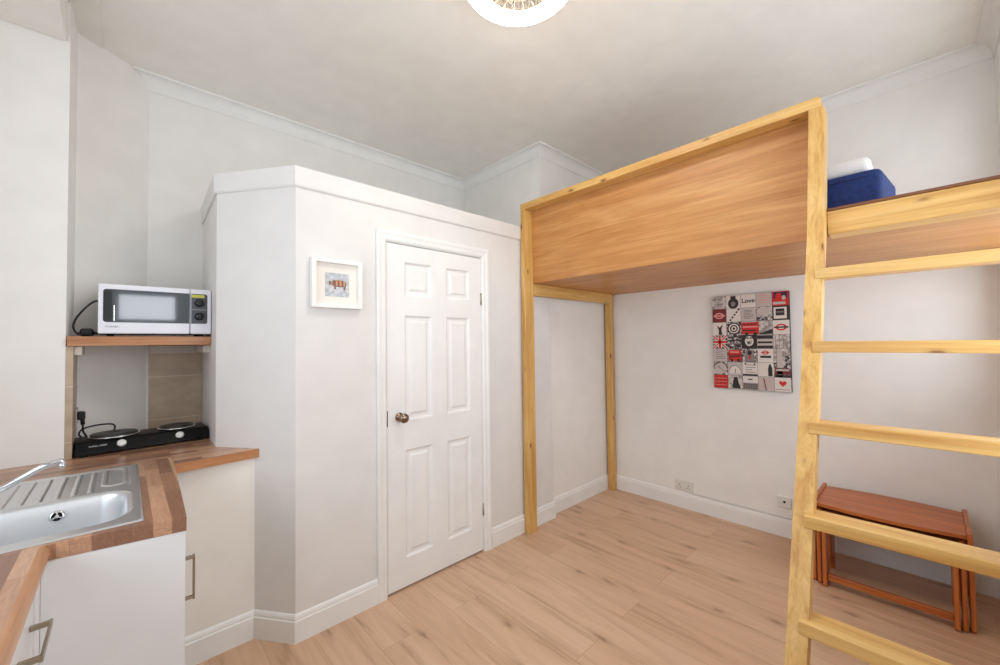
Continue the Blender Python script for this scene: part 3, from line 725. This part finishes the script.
# ------------------------------------------------------------------ blue storage bag and the white cushion on it
BG = thing('storage_box', 'blue fabric storage box with a sloped end on the loft bed deck', 'box', (2.58, 0.34, 1.9405))
m = MB(); v = [(2.40, 0.140), (2.76, 0.106), (2.76, 0.60), (2.40, 0.60)]
fs = m.prism([(x-0.01, y-0.03, 1.9405) if y < 0.3 else (x, y, 1.9405) for x, y in v], (0, 0, 0.21))
m.bevel(fs, 0.028, 4); bx_ = m.build('box_body', fabric('blue_fabric', srgb(27, 50, 110)), BG, auto=True)
m = MB(); m.tube([(2.392, 0.58, 2.118), (2.392, 0.152, 2.118)], 0.003, 6); m.build('piping', fabric('dark_blue_fabric', srgb(22, 34, 76)), BG)
WB = MB(); fs = WB.box(2.42, 2.73, 0.145, 0.58, 2.151, 2.224, 0.030, seg=4)
wb = WB.build('folded_cushion', plain('white_fabric', srgb(246, 245, 242), 0.85, bump=0.15, bscale=40), auto=True, loc=(2.58, 0.37, 2.151))
tag(wb, 'white folded cushion lying on top of the blue fabric box', 'cushion')

# ------------------------------------------------------------------ nest of tables
def nest_table(label, xf, xb, y0_, y1_, h, ins, oval):
    t = thing('nesting_table', label, 'table', ((xf+xb)/2, (y0_+y1_)/2, 0), 'nest of three teak tables')
    w = 0.019
    # top, bowed on its long edges
    mb = MB(); pts = []; xa, xc = xf+0.035, xb-0.035
    ya, yb = y0_+w+0.0005, y1_-w-0.0005
    for k in range(13): u = k/12; pts.append((xa-0.030*math.sin(PI*u), ya+(yb-ya)*u, h-0.020))
    for k in range(13): u = 1-k/12; pts.append((xc+0.030*math.sin(PI*u), ya+(yb-ya)*u, h-0.020))
    fs = mb.prism(pts, (0, 0, 0.018)); mb.build('table_top', TEAK(1), t)
    mb = MB(); mb.box(xa+0.03, xa+0.048, ya, yb, h-0.030, h-0.0205, 0.002); mb.build('apron', TEAK(1), t)
    for s, (a, b_) in enumerate(((y0_, y0_+w), (y1_-w, y1_))):
        # side frame: rounded top rail over two tapering legs with an arched opening
        mb = MB(); zb = 0.0; out = []
        top = h+0.012
        out = [(xf, zb+0.015), (xf+0.012, zb), (xf+(0.10 if oval else 0.055), zb), (xf+(0.112 if oval else 0.068), zb+0.02)]
        q = 14; lx, rx = xf+0.078, xb-0.075
        if oval: lx, rx = xf+0.125, xb-0.105
        for k in range(q+1):
            u = k/q; out.append((lx+(rx-lx)*u, 0.10+(h-0.16-0.0)*math.sin(PI*u)**0.45 if 0 < u < 1 else 0.10))
        out += [(xb-0.055, zb+0.02), (xb-0.045, zb), (xb-0.012, zb), (xb, zb+0.015), (xb-0.006, top-0.012), (xb-0.02, top), (xf+0.02, top), (xf+0.006, top-0.012)]
        fs = mb.prism([(x, a, z) for x, z in out], (0, b_-a, 0)); mb.bevel(fs, 0.004, 2, filt=lambda e: abs((e.verts[0].co-e.verts[1].co).y) < 1e-4)
        mb.build('side_frame', TEAK(2), t)
    mb = MB(); mb.box(xf+0.02, xf+0.042, y0_+w+0.0005, y1_-w-0.0005, 0.036, 0.070, 0.004) if oval else mb.box(xb-0.062, xb-0.045, y0_+w+0.0005, y1_-w-0.0005, h-0.031, h-0.0205, 0.002)
    mb.build('stretcher', TEAK(1), t)
    return t
nest_table('largest teak table of the nest, outermost, with a bowed top by the wall', 2.922, 3.372, -0.130, 0.486, 0.445, 0, False)
nest_table('middle teak table of the nest, just under the largest table top', 2.905, 3.30, -0.104, 0.460, 0.400, 0, False)
nest_table('smallest teak table of the nest, innermost, with a low front stretcher', 2.885, 3.20, -0.078, 0.434, 0.355, 0, True)

# ------------------------------------------------------------------ small framed picture
PF = thing('framed_picture', 'small white box-framed animal picture on the wall left of the door', 'picture', (0.79, CY, 1.587))
fx0, fx1, fz0, fz1, fyf = 0.662, 0.916, 1.588, 1.836, 2.040
m = MB(); t = 0.020
FW_ = plain('frame_white', srgb(244, 242, 238), 0.4)
fs = m.box(fx0, fx0+t, fyf, CY-0.0005, fz0, fz1, 0.001); m.box(fx1-t, fx1, fyf, CY-0.0005, fz0, fz1, 0.001); m.box(fx0+t, fx1-t, fyf, CY-0.0005, fz0, fz0+t, 0.001); m.box(fx0+t, fx1-t, fyf, CY-0.0005, fz1-t, fz1, 0.001)
m.build('frame', FW_, PF)
m = MB(); m.box(fx0+t, fx1-t, CY-0.012, CY-0.006, fz0+t, fz1-t); m.build('mount', plain('mount_card', srgb(243, 236, 226), 0.8), PF)
px0, px1, pz0, pz1 = 0.730, 0.853, 1.646, 1.768; py = CY-0.0125
m = MB(); m.box(px0, px1, py, CY-0.012, pz0, pz1, mi=0)
cx, cz = 0.795, 1.712
def blob(pts, mi, dy): m.poly([(cx+a, py-dy, cz+c) for a, c in pts], mi)
bodyp = [(-0.046+0.0, -0.002), (-0.040, 0.012), (-0.030, 0.010), (-0.022, 0.018), (0.0, 0.021), (0.022, 0.020), (0.036, 0.016), (0.043, 0.006), (0.041, -0.006), (0.036, -0.012), (0.036, -0.026), (0.029, -0.026), (0.027, -0.013), (0.010, -0.014), (-0.004, -0.012), (-0.010, -0.014), (-0.012, -0.027), (-0.019, -0.027), (-0.021, -0.010), (-0.030, -0.006), (-0.040, -0.010)]
blob(bodyp, 1, 0.0004)
for k in range(6):
    a = -0.018+k*0.0095; blob([(a, -0.011), (a+0.005, -0.011), (a+0.005, 0.018), (a, 0.018)], 2 if k % 2 else 3, 0.0008)
for a in (-0.017, 0.031): blob([(a-0.003, -0.027), (a+0.005, -0.027), (a+0.004, -0.018), (a-0.002, -0.018)], 3, 0.0009)
blob([(-0.044, 0.0), (-0.048, 0.016), (-0.040, 0.009)], 3, 0.0009); blob([(-0.046, -0.003), (-0.040, 0.012), (-0.036, 0.011), (-0.040, -0.006)], 3, 0.0010); blob([(-0.030, 0.011), (-0.026, 0.020), (-0.022, 0.017)], 3, 0.0010); blob([(-0.024, -0.012), (-0.018, 0.016), (-0.021, 0.016), (-0.029, -0.008)], 3, 0.0009); blob([(-0.02, -0.014), (0.036, -0.014), (0.036, -0.011), (-0.02, -0.0105)], 3, 0.0010); blob([(0.036, -0.026), (0.043, 0.004), (0.040, 0.010), (0.033, -0.024)], 3, 0.0010)
nt = NT('print_paper'); mp = nt.coords((60, 60, 60)); nz = nt.add('ShaderNodeTexNoise'); nz.inputs['Scale'].default_value = 1; nt.link(mp, 'Vector', nz, 'Vector')
rr_ = nt.ramp([(0.35, srgb(180, 186, 192)), (0.65, srgb(216, 216, 218))]); nt.link(nz, 'Fac', rr_, 'Fac'); nt.link(rr_, 'Color', nt.b, 'Base Color'); nt.b.inputs['Roughness'].default_value = 0.8
m.build('print', [nt.m, plain('animal_tan', srgb(196, 140, 104), 0.8), plain('animal_pink', srgb(214, 158, 128), 0.8), plain('animal_dark', srgb(104, 84, 82), 0.8)], PF, fixn=False)

# ------------------------------------------------------------------ collage canvas
CV = thing('collage_canvas', 'square-edged canvas collage of grey and red city motifs under the loft bed', 'picture', (3.41, 0.90, 1.03))
cy0, cy1, cz0, cz1, cxf = 0.648, 1.152, 1.026, 1.742, 3.398
cvl = [plain('canvas_edge', srgb(44, 38, 38), 0.8), plain('ink_white', srgb(226, 216, 208), 0.7), plain('ink_pale', srgb(196, 184, 178), 0.7), plain('ink_grey', srgb(138, 128, 126), 0.7),
       plain('ink_dark', srgb(46, 42, 44), 0.7), plain('ink_red', srgb(206, 44, 36), 0.7), plain('ink_maroon', srgb(120, 44, 44), 0.7), plain('ink_pink', srgb(224, 150, 140), 0.7), plain('ink_navy', srgb(44, 40, 78), 0.7)]
def photo_mat(name, s, a, b_):
    nt = NT(name); mp = nt.coords((s, s, s)); nz = nt.add('ShaderNodeTexNoise'); nz.inputs['Scale'].default_value = 1; nz.inputs['Detail'].default_value = 3
    nt.link(mp, 'Vector', nz, 'Vector'); r = nt.ramp([(0.42, a), (0.5, b_), (0.6, srgb(214, 205, 200))]); nt.link(nz, 'Fac', r, 'Fac'); nt.link(r, 'Color', nt.b, 'Base Color'); nt.b.inputs['Roughness'].default_value = 0.7
    return nt.m
cvl += [photo_mat('photo_grey', 60, srgb(50, 46, 48), srgb(130, 122, 120)), photo_mat('photo_pale', 45, srgb(150, 140, 136), srgb(200, 190, 184))]
K, WH, PA, GR, DK, RD, MA, PK, NV, PG, PP = range(11)
m = MB(); m.box(cxf, 3.4245, cy0, cy1, cz0, cz1, 0.002); m.build('stretcher_frame', cvl[0], CV)
m = MB(); TW, TH = (cy1-cy0)/5, (cz1-cz0)/7
def P2(u, v, lay): return (cxf-0.0004-0.0003*lay, cy1-u*TW, cz1-v*TH)
def quad(u0, v0, u1, v1, mi, lay=1): m.poly([P2(u0, v0, lay), P2(u1, v0, lay), P2(u1, v1, lay), P2(u0, v1, lay)], mi)
def pg(pts, mi, lay=1): m.poly([P2(u, v, lay) for u, v in pts], mi)
def ell(cu, cv, ru, rv, mi, lay=1, n=24, a0=0, a1=2*PI): pg([(cu+ru*math.cos(a0+(a1-a0)*k/n), cv+rv*math.sin(a0+(a1-a0)*k/n)) for k in range(n+(0 if a1-a0 > 6.2 else 1))], mi, lay)
def ln(u0, v0, u1, v1, w, mi, lay=2):
    d = Vector((u1-u0, v1-v0)); n_ = Vector((-d.y, d.x)).normalized()*w/2
    pg([(u0+n_.x, v0+n_.y), (u1+n_.x, v1+n_.y), (u1-n_.x, v1-n_.y), (u0-n_.x, v0-n_.y)], mi, lay)
def roundel(cu, cv, r, ring, bar, inner, lay=2):
    ell(cu, cv, r, r*0.72, ring, lay); ell(cu, cv, r*0.62, r*0.42, inner, lay+1); quad(cu-r*1.3, cv-r*0.16, cu+r*1.3, cv+r*0.16, bar, lay+2)
base = [[PP, WH, WH, PA, RD], [MA, WH, PA, PP, DK], [WH, PG, PA, PP, WH], [DK, PG, DK, PA, PP], [PA, PG, PG, WH, PP], [PG, PA, WH, WH, PG], [RD, PP, WH, PA, WH]]
for r_ in range(7):
    for c_ in range(5): quad(c_+0.01, r_+0.01, c_+0.99, r_+0.99, base[r_][c_], 0)
rnd = random.Random(3)
def textlines(c_, r_, n, mi=GR, w=0.05):
    for k in range(n):
        v = r_+0.18+k*0.7/n; ln(c_+0.12+rnd.random()*0.1, v, c_+0.6+rnd.random()*0.28, v+0.02, w, mi, 1)
textlines(0, 0, 5); textlines(2, 1, 6, GR, 0.06); textlines(0, 4, 5); textlines(3, 6, 5, PK, 0.03); textlines(3, 0, 4, PK, 0.05)
ell(1.5, 0.62, 0.36, 0.40, DK, 1); quad(1.32, 0.06, 1.68, 0.3, DK, 2); ell(1.5, 0.66, 0.16, 0.18, GR, 3)
m.text('Love', 0.045, Matrix.Translation(P2(2.5, 0.5, 3)) @ Matrix(((0, 0, -1, 0), (-1, 0, 0, 0), (0, 1, 0, 0), (0, 0, 0, 1))), mi=DK, bold=0.0009)
quad(4.1, 0.05, 4.9, 0.5, NV, 1); ell(4.4, 0.35, 0.2, 0.25, RD, 2); ell(4.7, 0.45, 0.12, 0.16, PA, 2); quad(4.05, 0.72, 4.8, 0.9, PA, 1)
roundel(0.5, 1.5, 0.33, PK, PK, MA)
for k in range(5): pg([(1.25+k*0.14, 1.95-k*0.19), (1.37+k*0.14, 1.88-k*0.19), (1.33+k*0.14, 1.76-k*0.19), (1.21+k*0.14, 1.83-k*0.19)], DK, 1)
quad(3.02, 1.72, 3.98, 1.98, PG, 1); quad(3.15, 1.1, 3.8, 1.6, PA, 1)
quad(4.08, 1.1, 4.85, 1.9, WH, 1); quad(4.2, 1.2, 4.72, 1.68, DK, 2); quad(4.25, 1.4, 4.67, 1.48, GR, 3)
pg([(0.3, 2.2), (0.5, 2.4), (0.75, 2.15), (0.62, 2.55), (0.7, 2.95), (0.42, 2.95), (0.45, 2.6)], DK, 1)
for k in range(5): ell(1.5, 2.5, 0.45-k*0.09, 0.45-k*0.09, DK if k % 2 == 0 else WH, 1+k)
quad(2.02, 2.08, 3.15, 2.95, RD, 2); quad(2.1, 2.36, 3.1, 2.46, PK, 3); quad(2.1, 2.62, 2.95, 2.72, DK, 3); ell(2.35, 2.92, 0.12, 0.12, DK, 3); ell(2.9, 2.92, 0.12, 0.12, DK, 3)
for k in range(4): quad(2.12+k*0.24, 2.16, 2.30+k*0.24, 2.3, MA, 3)
pg([(3.15, 2.9), (4.0, 2.6), (4.0, 2.95), (3.15, 2.97)], DK, 1)
roundel(4.5, 2.5, 0.33, RD, DK, WH)
# flag
quad(0.02, 3.02, 0.98, 3.98, NV, 1)
for (a, b_, c, d) in ((0.03, 3.03, 0.97, 3.97), (0.97, 3.03, 0.03, 3.97)): ln(a, b_, c, d, 0.22, WH, 2); ln(a, b_, c, d, 0.09, RD, 3)
quad(0.02, 3.36, 0.98, 3.64, WH, 4); quad(0.36, 3.02, 0.64, 3.98, WH, 4); quad(0.02, 3.42, 0.98, 3.58, RD, 5); quad(0.42, 3.02, 0.58, 3.98, RD, 5)
for k in range(4): ln(1.05, 3.15+k*0.24, 1.95, 3.0+k*0.26+0.1, 0.09, DK if k != 2 else GR, 1)
ell(2.5, 3.45, 0.28, 0.36, WH, 1); pg([(2.25, 3.3), (2.35, 3.05), (2.5, 3.25), (2.65, 3.05), (2.75, 3.3)], GR, 2); pg([(2.3, 3.42), (2.72, 3.42), (2.6, 3.7), (2.42, 3.7)], PG, 2)
quad(3.02, 3.05, 3.98, 3.3, DK, 1); quad(3.05, 3.48, 3.95, 3.62, DK, 1); quad(3.02, 3.78, 3.98, 3.98, DK, 1)
for k in range(4): ln(4.15+k*0.22, 3.08, 4.12+k*0.24, 3.95, 0.04, GR, 1)
quad(1.08, 4.1, 1.95, 4.92, RD, 1); pg([(1.1, 4.5), (1.9, 4.38), (1.9, 4.62), (1.1, 4.7)], MA, 2); quad(1.2, 4.2, 1.8, 4.32, PK, 2); ell(1.3, 4.86, 0.1, 0.1, DK, 2); ell(1.75, 4.86, 0.1, 0.1, DK, 2)
pg([(2.25, 4.1), (2.75, 4.1), (2.85, 4.95), (2.15, 4.95)], GR, 1); ell(2.5, 4.3, 0.14, 0.18, DK, 2); quad(2.44, 4.5, 2.56, 4.75, RD, 2)
roundel(3.5, 4.28, 0.2, RD, RD, WH); quad(3.18, 4.5, 3.85, 4.66, DK, 1)
quad(4.2, 4.02, 4.5, 5.98, PA, 1); quad(4.6, 4.5, 4.98, 4.9, PG, 1)
ell(0.5, 5.5, 0.42, 0.42, PA, 1); ln(0.5, 5.5, 0.3, 5.3, 0.05, DK, 2); ln(0.5, 5.5, 0.78, 5.74, 0.04, DK, 2)
ell(1.5, 5.85, 0.44, 0.62, GR, 1, a0=PI, a1=2*PI); ell(1.5, 5.85, 0.40, 0.56, WH, 2, a0=PI, a1=2*PI); ln(1.5, 5.85, 1.55, 5.5, 0.04, DK, 3)
textlines(2, 5, 4, GR); ell(2.2, 5.1, 0.06, 0.06, DK, 2); ell(2.8, 5.12, 0.06, 0.06, DK, 2); quad(2.02, 5.85, 2.98, 5.98, DK, 1)
pg([(3.72, 5.1), (3.8, 5.1), (3.9, 5.4), (3.9, 5.95), (3.64, 5.95), (3.64, 5.4)], DK, 1)
quad(4.05, 5.35, 4.95, 5.8, MA, 1); quad(4.12, 5.42, 4.9, 5.55, PA, 2); quad(4.02, 5.82, 4.98, 5.98, DK, 1)
for k in range(3): ln(0.22+k*0.28, 6.08, 0.22+k*0.28, 6.92, 0.05, MA, 1)
for k in range(3): ln(0.08, 6.25+k*0.25, 0.92, 6.25+k*0.25, 0.04, PK, 2)
pg([(1.3, 6.95), (1.35, 6.4), (1.45, 6.1), (1.65, 6.1), (1.7, 6.4), (1.85, 6.95)], DK, 1)
quad(2.02, 6.5, 2.98, 6.98, GR, 1)
for r_ in range(3):
    for k in range(8): ell(2.1+k*0.115, 6.6+r_*0.13, 0.035, 0.045, DK, 2, n=8)
quad(2.35, 6.2, 2.65, 6.28, DK, 1); ln(3.35, 6.1, 3.5, 6.95, 0.06, DK, 1)
hp = []
for k in range(28):
    a = 2*PI*k/28; hp.append((4.5+0.0155*16*math.sin(a)**3*0.9, 6.42-0.0155*(13*math.cos(a)-5*math.cos(2*a)-2*math.cos(3*a)-math.cos(4*a))*0.95))
pg(hp, RD, 1); ln(4.05, 6.84, 4.9, 6.84, 0.04, GR, 1)
m.build('print', cvl, CV, fixn=False)

# ------------------------------------------------------------------ sockets and cable on the poster wall
SO = thing('wall_socket', 'white double wall socket just above the skirting left of the ladder', 'socket', (3.42, 1.415, 0.145))
PLW = plain('white_plastic', srgb(229, 226, 219), 0.35)
m = MB(); m.box(3.413, 3.4245, 1.342, 1.488, 0.146, 0.230, 0.004); m.build('face_plate', PLW, SO)
for yc in (1.378, 1.452):
    m = MB(); m.box(3.4105, 3.4128, yc-0.010+0.02, yc+0.010+0.02 if False else yc+0.012, 0.204, 0.222, 0.001) if False else m.box(3.4095, 3.4128, yc-0.007, yc+0.007, 0.202, 0.222, 0.001); m.build('rocker_switch', PLW, SO)
    m = MB(); m.box(3.4120, 3.4128, yc-0.003, yc+0.003, 0.186, 0.196); m.box(3.4120, 3.4128, yc-0.014, yc-0.008, 0.168, 0.174); m.box(3.4120, 3.4128, yc+0.008, yc+0.014, 0.168, 0.174); m.build('pin_holes', BLACK, SO)
S2 = thing('aerial_socket', 'small white single socket plate on the wall beside the ladder rail', 'socket', (3.42, 0.715, 0.21))
m = MB(); m.box(3.415, 3.4245, 0.675, 0.755, 0.205, 0.283, 0.003); m.build('face_plate', PLW, S2)
m = MB(); m.lathe((3.415, 0.715, 0.246), (-1, 0, 0), [(0.008, 0), (0.008, 0.003), (0.004, 0.003), (0.003, 0.0005), (0, 0.0005)], 16, mi=0); m.build('port', BLACK, S2)
m = MB(); m.tube([(3.418, 1.36, 0.1445), (3.419, 1.34, 0.138)] + [(3.419, y, 0.1375) for y in (1.2, 0.8, 0.4, 0.0, -0.28)], 0.0055, 8)
tag(m.build('cable', PLW, loc=(3.419, 0.6, 0.132)), 'white cable running along the top of the skirting below the sockets', 'cable')

# ------------------------------------------------------------------ ceiling lamp with fan
LX, LY, LZ = 1.163, 1.097, 2.875
CL = thing('ceiling_lamp', 'round white ceiling light ring with a fan grille in the middle', 'lamp', (LX, LY, 3.0))
EM = plain('lamp_diffuser', srgb(255, 250, 240), 0.5, emit=(1.0, 0.95, 0.88, 1), estr=30)
m = MB(); prf = []
for k in range(17):
    a = PI*k/16; prf.append((0.195+0.040*math.cos(a), -0.0-0.022*math.sin(a)+0.0))
m.lathe((LX, LY, LZ+0.012), (0, 0, 1), prf, 72, cap=False)
m.build('light_ring', EM, CL)
m = MB(); m.lathe((LX, LY, LZ+0.013), (0, 0, 1), [(0.235, 0), (0.235, 0.05), (0.20, 0.112), (0.155, 0.112), (0.155, 0)], 72, cap=False); m.build('housing', PLW, CL)
BR_ = plain('grille_beige', srgb(186, 160, 136), 0.5)
m = MB()
for k in range(60):
    a = 2*PI*k/60; c, s = math.cos(a), math.sin(a)
    m.tube([(LX+0.152*c, LY+0.152*s, LZ+0.008), (LX+0.150*c, LY+0.150*s, LZ+0.06)], 0.0018, 5)
for rr_2 in (0.05, 0.10, 0.150): m.lathe((LX, LY, LZ+0.008), (0, 0, 1), [(rr_2-0.002, 0), (rr_2-0.002, 0.003), (rr_2+0.002, 0.003), (rr_2+0.002, 0), (rr_2-0.002, 0)], 60, cap=False)
for k in range(20):
    a = 2*PI*k/20; m.tube([(LX+0.03*math.cos(a), LY+0.03*math.sin(a), LZ+0.009), (LX+0.152*math.cos(a), LY+0.152*math.sin(a), LZ+0.009)], 0.0015, 5)
m.lathe((LX, LY, LZ+0.006), (0, 0, 1), [(0, 0), (0.030, 0), (0.032, 0.006), (0, 0.008)], 32); m.build('fan_grille', BR_, CL)
m = MB()
for k in range(5):
    a = 2*PI*k/5; c, s = math.cos(a), math.sin(a)
    def w(r, t_, z): return (LX+r*c-t_*s, LY+r*s+t_*c, LZ+z)
    fs = m.prism([w(0.02, -0.012, 0.03), w(0.135, -0.035, 0.025), w(0.140, 0.03, 0.045), w(0.02, 0.012, 0.035)], (0, 0, 0.003))
m.build('fan_blades', plain('fan_blade', srgb(200, 178, 156), 0.5), CL)
